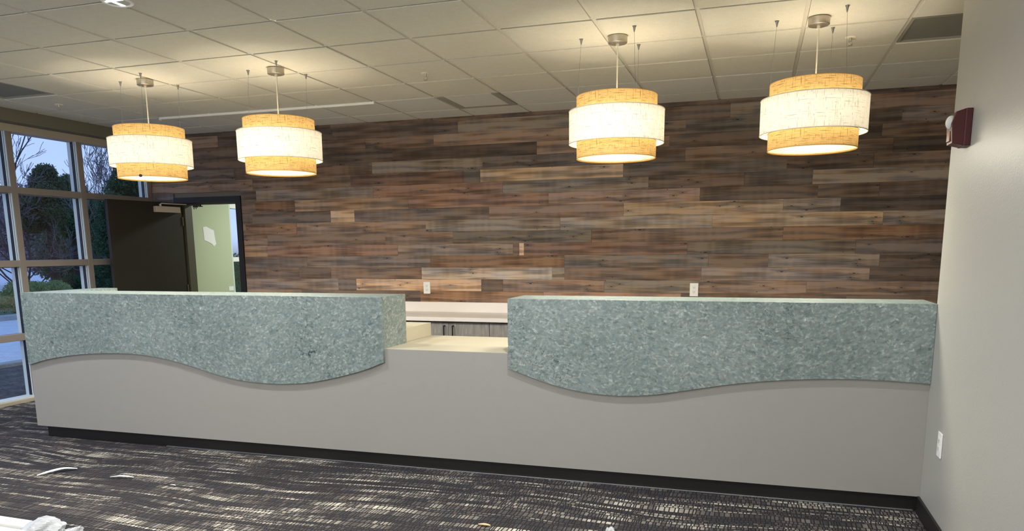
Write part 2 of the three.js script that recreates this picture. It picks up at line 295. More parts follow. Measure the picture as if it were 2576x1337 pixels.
/* planks of reclaimed wood */
{
  const P = 0.1256, top = 2.809, r = rng(31);
  // tints by kind, as the boards are dyed by weather
  const kinds = { k: [66, 54, 45], b: [104, 84, 70], n: [120, 97, 80], r: [128, 92, 74], o: [134, 94, 62], g: [116, 108, 100], l: [140, 127, 114], t: [156, 128, 103], y: [170, 145, 118], v: [104, 94, 88], p: [136, 112, 99], e: [102, 96, 84] };
  // each row from the ceiling down: [kind of the first board, seam, kind, seam, kind ...] from left to right
  const rows = [
    ['k', -5.1, 'k', -4.12, 'b', -2.9, 'k', 0.6, 'b'],
    ['b', -5.6, 'k', -4.1, 'k', -2.623, 'e', -0.95, 'k', 0.1, 'e', 1.2, 'b'],
    ['k', -5.2, 'b', -3.7, 'b', -2.9, 'n', -1.4, 'b', -0.3, 'e', 0.49, 'b', 0.95, 'k', 1.55, 'v'],
    ['b', -4.9, 'k', -3.38, 'k', -1.772, 'n', -0.9, 'b', -0.45, 'k', 0.5, 'k', 1.4, 'b'],
    ['v', -5.4, 'b', -3.633, 'l', -2.356, 'v', -0.92, 'b', -0.3, 'n', 0.7, 'b', 1.5, 'k'],
    ['b', -5.164, 'n', -3.9, 'r', -2.57, 'g', -2.384, 'y', -0.892, 'g', 0.62, 'b', 1.35, 'b'],
    ['v', -5.131, 'g', -3.63, 'r', -2.138, 'l', -0.642, 'b', 0.25, 'v', 0.85, 'l'],
    ['b', -5.152, 'o', -4.623, 't', -3.211, 'r', -1.647, 'p', -0.15, 'k', 0.9, 'b', 1.413, 'b'],
    ['v', -5.2, 'v', -4.17, 'y', -3.871, 'v', -2.289, 'p', -0.881, 'y', 0.607, 'g', 1.1, 'k'],
    ['b', -5.3, 'o', -4.613, 'n', -3.014, 'l', -1.526, 'l', -0.027, 'y', 1.459, 'g'],
    ['b', -5.014, 'b', -3.5, 'n', -2.7, 'e', -1.2, 'b', 0.62, 'o'],
    ['t', -5.024, 'r', -3.353, 'v', -2.031, 'b', -1.962, 'y', -1.911, 'r', -0.252, 'e', 1.251, 'v'],
    ['v', -4.5, 'v', -2.97, 'o', -1.479, 'g', -0.05, 'b', 0.5, 'g', 1.457, 'k'],
    ['n', -4.615, 'k', -4.2, 'b', -3.077, 'l', -1.609, 'e', -1.478, 'n', -0.112, 'v', 1.383, 'k'],
    ['v', -4.111, 'v', -3.883, 't', -2.389, 'k', -2.144, 'b', -1.065, 'e', -0.127, 'n', 0.85, 'b'],
    ['n', -4.6, 'b', -3.1, 'o', -1.7, 'r', -0.3, 'b', 1.2, 'k'],
    ['b', -4.2, 'n', -2.6, 'r', -1.1, 'b', 0.4, 'v'],
    ['v', -4.7, 'b', -3.2, 'n', -1.7, 'b', -0.2, 'v', 1.3, 'b'],
  ];
  const mats = new Map(), geos = new Map();
  rows.forEach((row, k) => {
    const y1 = k === 0 ? CH : top - (k - 1) * P, y0 = top - k * P, parts = [];
    let x = -6.598, i = 0;
    for (; i < row.length; i += 2) { const e = i + 1 < row.length ? row[i + 1] : 2.8; parts.push([x, e, row[i]]); x = e; }
    for (const [x0, x1, kind] of parts) {
      // boards above the door stop at its frame
      const spans = y0 < 2.13 && y1 > 0 ? [[x0, Math.min(x1, -6.29)], [Math.max(x0, -5.338), x1]] : [[x0, x1]];
      for (const [a, b] of spans) {
        if (b - a < 0.012) continue;
        const yb = y0 < 2.125 && y1 > 2.125 && false ? 2.13 : y0;
        const w = b - a - 0.0012, h = y1 - yb - 0.0012, g = new THREE.BoxGeometry(w, h, 0.018), uv = g.attributes.uv, du = r(), dv = r() < 0.5 ? -1 : 1;
        for (let q = 0; q < uv.count; q++) uv.setXY(q, uv.getX(q) * w / 1.6 + du, dv * uv.getY(q) * Math.min(1, h / P) * 0.94 + 0.03);
        const c = kinds[kind].map((v, i) => lerp(v, [112, 95, 82][i], 'ytl'.includes(kind) ? 0.12 : 0.52)), s = 0.94 + 0.14 * r(), q = Math.floor(r() * 3), gi = Math.floor(r() * 6), key = kind + q + gi;
        if (!mats.has(key)) { const f = 1.0 + 0.10 * (q - 1); mats.set(key, std(srgb(c[0] * f * 1.36, c[1] * f * 1.38, c[2] * f * 1.43), 0.72, { map: grain[gi], bumpMap: grain[gi], bumpScale: 0.0015 })); }
        const m = obj('plank', g, mats.get(key), wallBack);
        m.position.set((a + b) / 2, (y1 + yb) / 2, -0.0105 + (r() - 0.5) * 0.0045);
      }
    }
  });
}

/* ------------------------------------------------------------------ window wall */
const windowWall = new THREE.Group(); windowWall.name = 'window_1'; windowWall.userData.kind = 'structure'; scene.add(windowWall);
{
  const xo = -6.735, xg = -6.668, starts = [0.000, 0.963, 1.782, 2.602, 3.422, 4.242, 5.062, 5.882], w = 0.066, yT = 2.66;
  for (const z of starts) {
    const m = obj('mullion', bx(XL - 0.010, XL, 0, yT, z, z + w, 0.002), M.bronze, windowWall);
    obj('mullion_sky_side', bx(xo, XL - 0.010, 0.0, yT, z + 0.002, z + w - 0.002), M.paleAlu, m);  // same metal as the face; pale colour stands for reflected sky
    obj('gasket', [bx(xg + 0.004, xg + 0.016, 0, yT, z - 0.004, z + w + 0.004), bx(xg - 0.016, xg - 0.004, 0, yT, z - 0.004, z + w + 0.004), bx(xg + 0.036, xg + 0.040, 0, yT, z + 0.0005, z + w - 0.0005)], M.gasket, m);
  }
  const tr = [[2.073, 2.135], [1.354, 1.418], [0.625, 0.689]];
  for (let i = 0; i + 1 < starts.length; i++) {
    const z0 = starts[i] + w, z1 = starts[i + 1];
    for (const [a, b] of tr) obj('transom', [bx(xo + 0.004, XL - 0.001, a, b, z0, z1), bx(xg - 0.012, xg + 0.016, a - 0.008, a, z0, z1)], M.bronze, windowWall);
    const ys = [0.05, ...tr.flat().reverse().sort((p, q) => p - q), yT];
    for (let k = 0; k < ys.length; k += 2) obj('pane', bx(xg - 0.003, xg + 0.003, ys[k] - 0.004, ys[k + 1] + 0.004, z0 - 0.004, z1 + 0.004), M.glass, windowWall);
  }
  obj('window_header', bx(xo, XL + 0.002, yT, 2.731, 0, 5.95), M.header, windowWall);
  obj('window_sill', [bx(xo, XL + 0.004, 0.0, 0.05, 0, 5.95, 0.004)], M.paleAlu, windowWall);
  obj('sill_base', bx(XL + 0.004, XL + 0.03, 0.0, 0.035, 0, 5.95, 0.004), M.header, windowWall);
}
struct('wall_left', bx(-6.75, XL, 0, 2.731, 5.95, 10.25), M.wall);

/* ------------------------------------------------------------------ door in the wood wall and the room behind it */
const door = new THREE.Group(); door.name = 'door_1'; door.userData.kind = 'structure'; scene.add(door);
{
  const f = obj('door_frame', [bx(-6.286, -5.342, 2.062, 2.127, -0.15, 0.012), bx(-5.412, -5.342, 0, 2.062, -0.15, 0.012), bx(-6.286, -6.222, 0, 2.062, -0.15, 0.012)], M.frameBlack, door);
  obj('door_stop', [bx(-6.222, -6.165, 0, 2.062, -0.15, -0.03), bx(-5.43, -5.412, 0, 2.062, -0.15, -0.05), bx(-6.165, -5.43, 2.046, 2.062, -0.15, -0.05)], M.frameOlive, f);
  const leaf = new THREE.Group(); leaf.name = 'door_leaf'; leaf.position.set(-6.182, 0, 0.012); leaf.rotation.y = -Math.atan2(0.93, -0.186); door.add(leaf);
  // the leaf's own x runs from hinge to free edge; its +z side faces the wall, -z side faces the room
  obj('door_slab', bx(0.0, 0.935, 0.008, 2.064, -0.0, 0.044, 0.002), M.doorDark, leaf);
  const hinge = []; for (const y of [0.25, 1.05, 1.85]) hinge.push(cyl(0.008, 0.008, 0.1, 12, -0.006, y, -0.006)); obj('hinge', hinge, M.frameOlive, leaf);
  const lever = [cyl(0.026, 0.026, 0.008, 24).rotateX(Math.PI / 2).translate(0.865, 0.98, -0.004), tube([[0.865, 0.98, -0.006], [0.865, 0.98, -0.05], [0.85, 0.98, -0.058], [0.76, 0.98, -0.058]], 0.009, 8)];
  obj('lever_handle', lever, M.nickel, leaf);
  obj('closer_body', bx(0.05, 0.375, 1.945, 2.014, -0.055, 0.0, 0.006), M.closer, leaf);
  obj('closer_arm', [cyl(0.012, 0.012, 0.03, 12, 0.30, 2.024, -0.03), tube([[0.30, 2.036, -0.03], [0.285, 2.046, -0.03], [0.22, 2.046, -0.03], [0.06, 2.046, -0.045], [-0.03, 2.046, -0.06]], 0.0065, 8)], M.closer, leaf);
  const br = obj('closer_bracket', [bx(-6.165, -6.02, 2.034, 2.045, -0.05, -0.02, 0.002), bx(-6.04, -5.99, 2.010, 2.046, -0.055, -0.02, 0.003), bx(-6.0, -5.945, 2.022, 2.046, -0.06, -0.03, 0.003)], M.slot, door);
  obj('screw', [cyl(0.007, 0.007, 0.01, 10, 0, 0, 0).rotateX(0.6).translate(-6.03, 1.998, -0.03), cyl(0.006, 0.006, 0.01, 10).rotateX(-0.3).translate(-6.0, 1.999, -0.03), bx(-5.97, -5.925, 2.018, 2.028, -0.06, -0.04)], M.slot, br);
}
// next room
struct('wall_next_left', bx(-6.74, -6.55, 0, CH + 0.02, -1.335, -0.15), M.sage);
struct('wall_next_back', bx(-6.74, -2.9, 0, CH + 0.02, -4.2, -4.05), M.sage);
struct('wall_next_right', bx(-3.05, -2.9, 0, CH + 0.02, -4.05, -0.15), M.sage);
const win2 = new THREE.Group(); win2.name = 'window_2'; win2.userData.kind = 'structure'; scene.add(win2);
{
  obj('window_frame', [bx(-6.73, -6.55, 0, CH, -1.36, -1.335), bx(-6.73, -6.62, 2.18, CH, -4.05, -1.36), bx(-6.73, -6.62, 0, 0.05, -4.05, -1.36), bx(-6.73, -6.62, 0, 2.2, -2.62, -2.56), bx(-6.73, -6.62, 0, 2.2, -4.05, -4.0)], M.paleAlu, win2);
  obj('transom', [bx(-6.72, -6.61, 1.352, 1.412, -4.0, -1.36), bx(-6.72, -6.61, 2.085, 2.18, -4.0, -1.36)], M.whiteGloss, win2);
  for (const [a, b] of [[-2.56, -1.36], [-4.0, -2.62]]) for (const [c, d] of [[0.05, 1.352], [1.412, 2.085]]) obj('pane', bx(-6.68, -6.674, c, d, a, b), M.glass, win2);
}
{
  // filler patch: an irregular thin skim
  const s = new THREE.Shape([[-0.115, 0.105], [-0.06, 0.115], [0.03, 0.085], [0.085, 0.07], [0.10, -0.04], [0.115, -0.105], [0.07, -0.135], [0.03, -0.10], [-0.04, -0.075], [-0.105, -0.055], [-0.11, 0.02]].map(p => new THREE.Vector2(...p)));
  const g = new THREE.ExtrudeGeometry(s, { depth: 0.0015, bevelEnabled: true, bevelThickness: 0.001, bevelSize: 0.004, bevelSegments: 2 }); g.rotateY(Math.PI / 2);
  const p = obj('filler_patch', g, M.spackle); p.position.set(-6.549, 1.70, -0.905);
  tag(p, 'ragged white filler patch on the pale green wall through the doorway', 'wall patch');
  const b = obj('filler_patch', bx(-0.0, 0.004, -0.03, 0.03, -0.05, 0.05, 0.001), M.spackle); b.position.set(-6.55, 0.985, -1.27);
  tag(b, 'small white filler patch low at the right edge of the green wall', 'wall patch');
}

/* ------------------------------------------------------------------ reception desk */
{
  const d = thing('reception_desk', 'long reception desk with wavy grey-green stone fronts and a lowered cream counter', 'reception desk');
  const ST = 1.1794, ZS = 3.0893, ZB = 2.722, SL = -5.144, SM = -1.972, SN = -1.0887, xr = XR - 0.001, zf = 3.066;
  obj('front_panel', [bx(-5.15, XR + 0.05, 0.0973, 0.8285, zf - 0.02, zf), bx(-5.15, SM - 0.031, 0.8285, ST - 0.03, zf - 0.02, zf), bx(SN + 0.031, XR + 0.05, 0.8285, ST - 0.03, zf - 0.02, zf)], M.panel, d);
  obj('end_panel', [bx(-5.15, -5.13, 0.0973, ST - 0.031, 2.31, zf - 0.02)], M.panel, d);
  obj('toe_kick', [bx(-5.1, XR + 0.05, 0, 0.0973, 2.995, 3.018), bx(-5.1, -5.08, 0, 0.0973, 2.35, 2.995)], M.blackBase, d);
  obj('toe_trim', bx(-3.9, xr - 0.02, 0, 0.007, 3.019, 3.031, 0.002), M.metalTrim, d);
  // stone fronts: straight above, a wave below
  const wave = (pts, xa, xb) => {
    const s = new THREE.Shape(); s.moveTo(xa, ST - 0.0005); s.lineTo(pts[0][0], pts[0][1]);
    const c = new THREE.CatmullRomCurve3(pts.map(p => new THREE.Vector3(p[0], p[1], 0))).getPoints(120); for (const p of c.slice(1)) s.lineTo(p.x, p.y);
    s.lineTo(xb, ST - 0.0005); s.closePath();
    const g = new THREE.ExtrudeGeometry(s, { depth: 0.025, bevelEnabled: true, bevelThickness: 0.0015, bevelSize: 0.0015, bevelOffset: -0.0015, bevelSegments: 2, curveSegments: 4 });
    g.translate(0, 0, ZS - 0.0265); return metreUV(g);
  };
  const left = [[SL, 0.600], [-4.935, 0.653], [-4.604, 0.703], [-4.328, 0.721], [-4.061, 0.724], [-3.804, 0.700], [-3.557, 0.653], [-3.35, 0.602], [-3.146, 0.567], [-2.944, 0.553], [-2.745, 0.556], [-2.55, 0.576], [-2.327, 0.623], [-2.109, 0.685], [SM, 0.739]];
  const right = [[SN, 0.734], [-0.951, 0.688], [-0.768, 0.635], [-0.59, 0.603], [-0.415, 0.592], [-0.268, 0.597], [-0.125, 0.614], [0.007, 0.640], [0.153, 0.669], [0.31, 0.698], [0.486, 0.722], [0.657, 0.739], [0.824, 0.750], [0.988, 0.754], [1.149, 0.752], [xr, 0.745]];
  obj('stone_front', wave(left, SL, SM), M.stone, d); obj('stone_front', wave(right, SN, xr), M.stone, d);
  obj('stone_top', [bx(SL, SM, ST - 0.03, ST, ZB, ZS - 0.0275, 0.0015), bx(SL, -4.955, ST - 0.03, ST, 2.306, ZB, 0.0015)], M.stone, d);
  obj('stone_top', [bx(SN, xr, ST - 0.03, ST, ZB, ZS - 0.0275, 0.0015)], M.stone, d);
  obj('stone_end', bx(SM - 0.03, SM, 0.830, ST - 0.03, ZB, ZS - 0.0275, 0.001), M.stone, d);
  obj('stone_end', bx(SN, SN + 0.03, 0.830, ST - 0.03, ZB, ZS - 0.0275, 0.001), M.stone, d);
  obj('inner_panel', [bx(-5.13, SM - 0.03, 0, ST - 0.03, ZB + 0.001, ZB + 0.02), bx(SN + 0.03, xr, 0, ST - 0.03, ZB + 0.001, ZB + 0.02), bx(-4.975, -4.956, 0, ST - 0.03, 2.31, ZB)], M.cream, d);
  obj('low_counter', [bx(-2.0, SN, 0.790, 0.830, 2.225, zf - 0.0205), bx(-2.0, SN, 0.8286, 0.830, zf - 0.0205, zf), bx(-4.95, -2.0, 0.79, 0.83, 2.225, ZB), bx(SN, xr, 0.79, 0.83, 2.225, ZB)], M.cream, d);
  obj('raised_shelf', bx(-3.3, -1.992, 0.8305, 0.932, 2.24, ZB - 0.002, 0.003), M.cream, d);
}

/* ------------------------------------------------------------------ cabinets and worktop along the wood wall */
{
  const w = thing('worktop', 'pinkish white worktop with a low backsplash against the wood wall', 'worktop');
  obj('top_slab', bx(-5.26, 2.7, 0.786, 0.826, 0.003, 0.67, 0.004), M.counter, w);
  obj('backsplash', bx(-5.26, 2.7, 0.8262, 0.932, 0.002, 0.022, 0.003), M.counter, w);
  const y1 = 0.775, xb = -2.08;
  const spots = [-3.82, -2.95, -2.08, -1.21];
  const c = thing('base_cabinet', '', 'cabinet', [-2.95, 0, 0.003]);
  obj('carcass', [bx(0, 0.868, 0.1, y1, 0, 0.60)], M.cabinet, c);
  obj('plinth', bx(0, 0.868, 0, 0.1, 0, 0.54), M.blackBase, c);
  for (const [a, b, hx] of [[0.002, 0.4325, 0.394], [0.4355, 0.866, 0.487]]) {
    const dr = obj('door', bx(a, b, 0.104, y1 - 0.006, 0.601, 0.621, 0.0015), M.cabinet, c);
    obj('handle', [bx(hx - 0.006, hx + 0.006, 0.60, 0.745, 0.645, 0.655, 0.002), bx(hx - 0.006, hx + 0.006, 0.733, 0.745, 0.621, 0.648, 0.001), bx(hx - 0.006, hx + 0.006, 0.60, 0.612, 0.621, 0.648, 0.001)], M.blackMetal, dr);
  }
  c.userData.label = 'grey wood-grain base cabinet with two black bar handles seen through the desk gap';
  dup(c, [-2.08, 0, 0.003], 0, 'grey base cabinet right of the one with two visible handles');
}

/* ------------------------------------------------------------------ pendants */
{
  const spots = [[-4.325, 2.455, 'tiered drum pendant hanging in front of the windows, furthest left'], [-3.122, 2.436, 'tiered drum pendant hanging just right of the doorway, second from the left'], [-0.530, 2.442, 'tiered drum pendant over the middle of the wood wall, right of the desk gap'], [0.688, 2.439, 'tiered drum pendant nearest the grey right wall and red alarm']];
  // built about the point of the ceiling it hangs from
  const p = thing('pendant_light', spots[0][2], 'pendant light', [spots[0][0], CH - 0.004, spots[0][1]], 0, 'tiered drum pendants over the desk');
  const Y = y => y - CH + 0.004;
  const lathe = (pts, n = 48) => new THREE.LatheGeometry(pts.map(q => new THREE.Vector2(...q)), n);
  obj('canopy', lathe([[0, Y(2.799)], [0.058, Y(2.799)], [0.0625, Y(2.803)], [0.0625, Y(2.842)], [0.060, Y(2.8455)], [0, Y(2.8455)]]), M.nickel, p);
  obj('cord', [cyl(0.0045, 0.0045, 2.80 - 2.33, 8, 0, Y((2.80 + 2.33) / 2), 0), cyl(0.010, 0.012, 0.02, 12, 0, Y(2.79), 0)], M.cord, p);
  const shade = (name, r0, r1, ya, yb, mat, rim, ringR) => {
    const g = new THREE.CylinderGeometry(r0, r1, ya - yb, 72, 1, true); g.translate(0, Y((ya + yb) / 2), 0);
    const uv = g.attributes.uv; for (let i = 0; i < uv.count; i++) uv.setXY(i, uv.getX(i) * 2 * Math.PI * r0, uv.getY(i) * (ya - yb));
    const m = obj(name, g, mat, p);
    const ring = (r, y) => { const t = new THREE.TorusGeometry(r, ringR, 6, 72); t.rotateX(Math.PI / 2); t.translate(0, Y(y), 0); return t; };
    obj('rim', [ring(r0, ya), ring(r1, yb)], rim, m);
    return m;
  };
  shade('upper_shade', 0.264, 0.264, 2.470, 2.366, M.burlap, M.rimTan, 0.0022);
  shade('middle_shade', 0.313, 0.312, 2.378, 2.171, M.linen, M.rimWhite, 0.0030);
  shade('lower_shade', 0.262, 0.261, 2.182, 2.076, M.burlap, M.rimTan, 0.0022);
  const ring = [];
  for (const y of [2.370, 2.178]) { const t = new THREE.TorusGeometry(0.288, 0.002, 6, 60); t.rotateX(Math.PI / 2); t.translate(0, Y(y), 0); for (let k = 0; k < 6; k++) { const a = k * Math.PI / 3; ring.push(tube([[0.262 * Math.cos(a), Y(y), 0.262 * Math.sin(a)], [0.312 * Math.cos(a), Y(y), 0.312 * Math.sin(a)]], 0.0018, 5, 2)); } }
  for (let k = 0; k < 3; k++) { const a = k * Math.PI * 2 / 3 + 0.3; ring.push(tube([[0, Y(2.40), 0], [0.262 * Math.cos(a), Y(2.40), 0.262 * Math.sin(a)]], 0.0025, 5, 2)); }
  obj('spider_frame', ring, M.rimWhite, p).userData.kind = 'stuff';
  obj('diffuser', (() => { const g = new THREE.CylinderGeometry(0.258, 0.258, 0.001, 64, 1, true); const d = new THREE.CircleGeometry(0.258, 64); d.rotateX(Math.PI / 2); d.translate(0, Y(2.084), 0); return d; })(), M.diffuser, p);
  obj('lamp_socket', cyl(0.014, 0.014, 0.088, 16, 0, Y(2.337), 0), M.cord, p);
for (const y of [2.250, 2.422]) obj('bulb', lathe([[0, Y(y - 0.036)], [0.018, Y(y - 0.032)], [0.03, Y(y - 0.012)], [0.03, Y(y + 0.012)], [0.018, Y(y + 0.03)], [0.014, Y(y + 0.042)], [0, Y(y + 0.042)]], 20), M.bulb, p);
  for (const [a, rr] of [[Math.PI * 0.99, 0.24], [0.95, 0.235], [-1.2, 0.272]]) {
    const x = rr * Math.cos(a), z = rr * Math.sin(a), s = 0.262 / rr;
    const wm = obj('suspension_wire', tube([[x, Y(2.83), z], [x * s, Y(2.47), z * s]], 0.0010, 5, 2), M.wire, p);
    obj('wire_gripper', [cyl(0.010, 0.0035, 0.034, 12, x, Y(2.828), z), cyl(0.013, 0.013, 0.003, 14, x, Y(2.8445), z)], M.wire, wm);
  }
  // two bulbs, one above the other
  spots.forEach(([x, z, label], i) => {
    if (i) dup(p, [x, CH - 0.004, z], 0, label, p.userData.group);
    for (const [y, I] of [[2.250, PENDANT_LOW], [2.422, PENDANT_HIGH]]) { const l = new THREE.PointLight(WARM, I, 0, 2); l.position.set(x, y, z); l.castShadow = true; l.shadow.radius = 1.5; l.name = 'pendant_glow'; scene.add(l); }
    const d = new THREE.RectAreaLight(WARM, PENDANT_DOWN, 0.42, 0.42); d.position.set(x, 2.074, z); d.lookAt(x, 0, z); d.name = 'pendant_downglow'; scene.add(d);
  });
  const k = obj('shade_knob', new THREE.SphereGeometry(0.013, 14, 10).scale(1, 0.9, 1), M.slot, p); k.position.set(0.10, Y(2.078), 0.243); k.userData.label = 'small dark knob on the lower rim';
}

/* ------------------------------------------------------------------ downlights, of which one shows at the top edge */
{
  const can = thing('downlight', 'bright recessed round downlight at the top edge, nearest the camera', 'downlight', [-3.03, CH - 0.005, 4.03]);
  obj('trim_ring', new THREE.LatheGeometry([[0.062, 0.012], [0.066, -0.002], [0.078, -0.004], [0.083, 0.0], [0.083, 0.006]].map(q => new THREE.Vector2(...q)), 40), M.white, can);
  obj('lens', (() => { const g = cyl(0.064, 0.064, 0.004, 36, 0, 0.004, 0); return g; })(), std(srgb(250, 250, 250), 0.5, { emissive: new THREE.Color(0.9, 0.95, 1.0), emissiveIntensity: 6 }), can);
  const spots = [[-3.03, 4.03], [-0.6, 4.03], [-5.47, 4.03], [-4.25, 6.6], [-1.8, 6.6], [0.65, 6.6]];
  spots.forEach(([x, z], i) => {
    if (i) dup(can, [x, CH - 0.005, z], 0, 'recessed round downlight outside the picture, ' + ['', 'in the front row above the desk gap', 'in the front row by the windows', 'in the back row by the windows', 'in the middle of the back row', 'in the back row by the right wall'][i]);
    const s = new THREE.SpotLight(COOL, DOWN_I, 0, 1.50, 0.5, 2); s.position.set(x, CH - 0.02, z); s.target.position.set(x, 0, z); s.castShadow = true; s.shadow.radius = 3; s.name = 'downlight_beam'; scene.add(s, s.target);
  });
  // opal globes added behind the camera to brighten desk front and wood wall
  const gl = thing('added_globe', 'added opal fill globe behind the viewer, nearest the windows', 'pendant light', [-4.4, CH - 0.004, 9.0]);
  obj('globe', new THREE.SphereGeometry(0.2, 40, 28).translate(0, -0.75, 0), std(srgb(250, 246, 238), 0.3, { emissive: COOL, emissiveIntensity: 5 }), gl);
  obj('stem', [cyl(0.006, 0.006, 0.55, 10, 0, -0.275, 0), cyl(0.06, 0.06, 0.03, 24, 0, -0.015, 0)], M.nickel, gl);
  [[-4.4, 9.0], [-2.4, 9.2], [-0.7, 9.0]].forEach(([x, z], i) => {
    if (i) dup(gl, [x, CH - 0.004, z], 0, 'added opal fill globe behind the viewer, ' + (i === 1 ? 'middle of three' : 'nearest the right wall'));
    const l = new THREE.PointLight(COOL, GLOBE_FILL_I, 0, 2); l.position.set(x, CH - 0.754, z); l.castShadow = true; l.shadow.radius = 9.5; l.name = 'globe_fill'; scene.add(l);
  });
  // lamp of the next room, above its door opening and out of sight
  const t = thing('ceiling_lamp', 'flat square ceiling lamp of the green room, out of sight above its doorway', 'ceiling lamp', [-4.9, CH + 0.02, -2.0]);
  obj('lamp_housing', bx(-0.3, 0.3, -0.03, 0.01, -0.3, 0.3, 0.006), M.white, t); obj('lamp_lens', bx(-0.28, 0.28, -0.034, -0.0305, -0.28, 0.28), std(srgb(250, 250, 250), 0.5, { emissive: new THREE.Color(1, 1, 1), emissiveIntensity: 2 }), t);
  const ra = new THREE.RectAreaLight(new THREE.Color().setRGB(0.97, 1, 0.94), NEXT_ROOM_I, 0.56, 0.56); ra.position.set(-4.9, CH - 0.03, -2.0); ra.lookAt(-4.9, 0, -2.0); ra.name = 'ceiling_lamp_glow'; scene.add(ra);
}

/* ------------------------------------------------------------------ small fittings */
{
  const l = thing('linear_light', 'long slim white linear ceiling fixture, switched off, above the two left pendants', 'linear light', [-4.267, CH - 0.004, ZE]);
  obj('housing', bx(-1.219, 1.219, -0.020, 0.006, -0.011, 0.011, 0.003), M.whiteGloss, l);
  obj('end_cap', [bx(-1.230, -1.219, -0.027, 0.0, -0.015, 0.015, 0.003)], M.whiteGloss, l);
  const s = thing('sprinkler_head', 'small ceiling sprinkler head between the second and third pendants', 'sprinkler', [-2.132, CH - 0.006, 1.903]);
  obj('escutcheon', new THREE.LatheGeometry([[0.0, 0.0], [0.012, -0.004], [0.030, -0.004], [0.034, 0.0], [0.034, 0.003]].map(q => new THREE.Vector2(...q)), 28), M.rimWhite, s);
  obj('frame_arms', [cyl(0.009, 0.007, 0.022, 14, 0, -0.013, 0), tube([[0.009, -0.02, 0], [0.014, -0.034, 0], [0.004, -0.048, 0]], 0.0025, 6), tube([[-0.009, -0.02, 0], [-0.014, -0.034, 0], [-0.004, -0.048, 0]], 0.0025, 6)], M.nickel, s);
  obj('deflector', cyl(0.014, 0.014, 0.002, 18, 0, -0.049, 0), M.nickel, s);
  dup(s, [0.919, CH - 0.006, 1.903], 0.4, 'small ceiling sprinkler head beside the pendant nearest the right wall');
  dup(s, [-5.842, CH - 0.006, 1.894], 0.9, 'small ceiling sprinkler head near the windows at the far left');
  const o = thing('power_outlet', 'white outlet on the wood wall above the desk gap', 'outlet', [-3.017, 1.083, 0.0]);
  obj('cover_plate', bx(-0.040, 0.040, -0.064, 0.064, 0.0, 0.007, 0.003), M.white, o);
  for (const y of [-0.021, 0.021]) { const r = obj('receptacle', bx(-0.017, 0.017, y - 0.015, y + 0.015, 0.007, 0.0095, 0.0012), M.whiteGloss, o); obj('slots', [bx(-0.008, -0.006, y - 0.004, y + 0.006, 0.0094, 0.0099), bx(0.006, 0.008, y - 0.004, y + 0.006, 0.0094, 0.0099), bx(-0.002, 0.002, y - 0.011, y - 0.007, 0.0094, 0.0099)], M.slot, r); }
  dup(o, [-0.175, 1.085, 0.0], 0, 'white outlet on the wood wall above the right stone front');
  dup(o, [XR - 0.0005, 0.488, 3.425], -Math.PI / 2, 'white outlet low on the grey right wall');
  // alarm: red wedge with a clear strobe on its front, side-on on the right wall
  const a = thing('fire_alarm', 'dark red fire alarm with a clear strobe lens on the right wall', 'fire alarm', [XR, 2.035, 3.40]);
  const red = std(srgb(74, 14, 14), 0.4);
  obj('back_box', bx(-0.03, 0, -0.085, 0.085, -0.06, 0.06, 0.004), red, a);
  const sh = new THREE.Shape([[-0.03, -0.08], [-0.075, -0.068], [-0.082, 0.02], [-0.066, 0.07], [-0.03, 0.082]].map(q => new THREE.Vector2(...q)));
  obj('horn_body', (() => { const g = new THREE.ExtrudeGeometry(sh, { depth: 0.10, bevelEnabled: true, bevelThickness: 0.004, bevelSize: 0.003, bevelSegments: 2 }); g.translate(0, 0, -0.05); return g; })(), red, a);
  obj('strobe_lens', (() => { const g = new THREE.SphereGeometry(0.03, 20, 14); g.scale(0.8, 1.1, 1.0); g.translate(-0.080, 0.028, 0.01); return g; })(), std(srgb(225, 225, 222), 0.08, { clearcoat: 1, clearcoatRoughness: 0.05 }), a);
  obj('sounder_grille', bx(-0.086, -0.078, -0.06, -0.012, -0.03, 0.03, 0.003), std(srgb(120, 60, 44), 0.35), a);
}

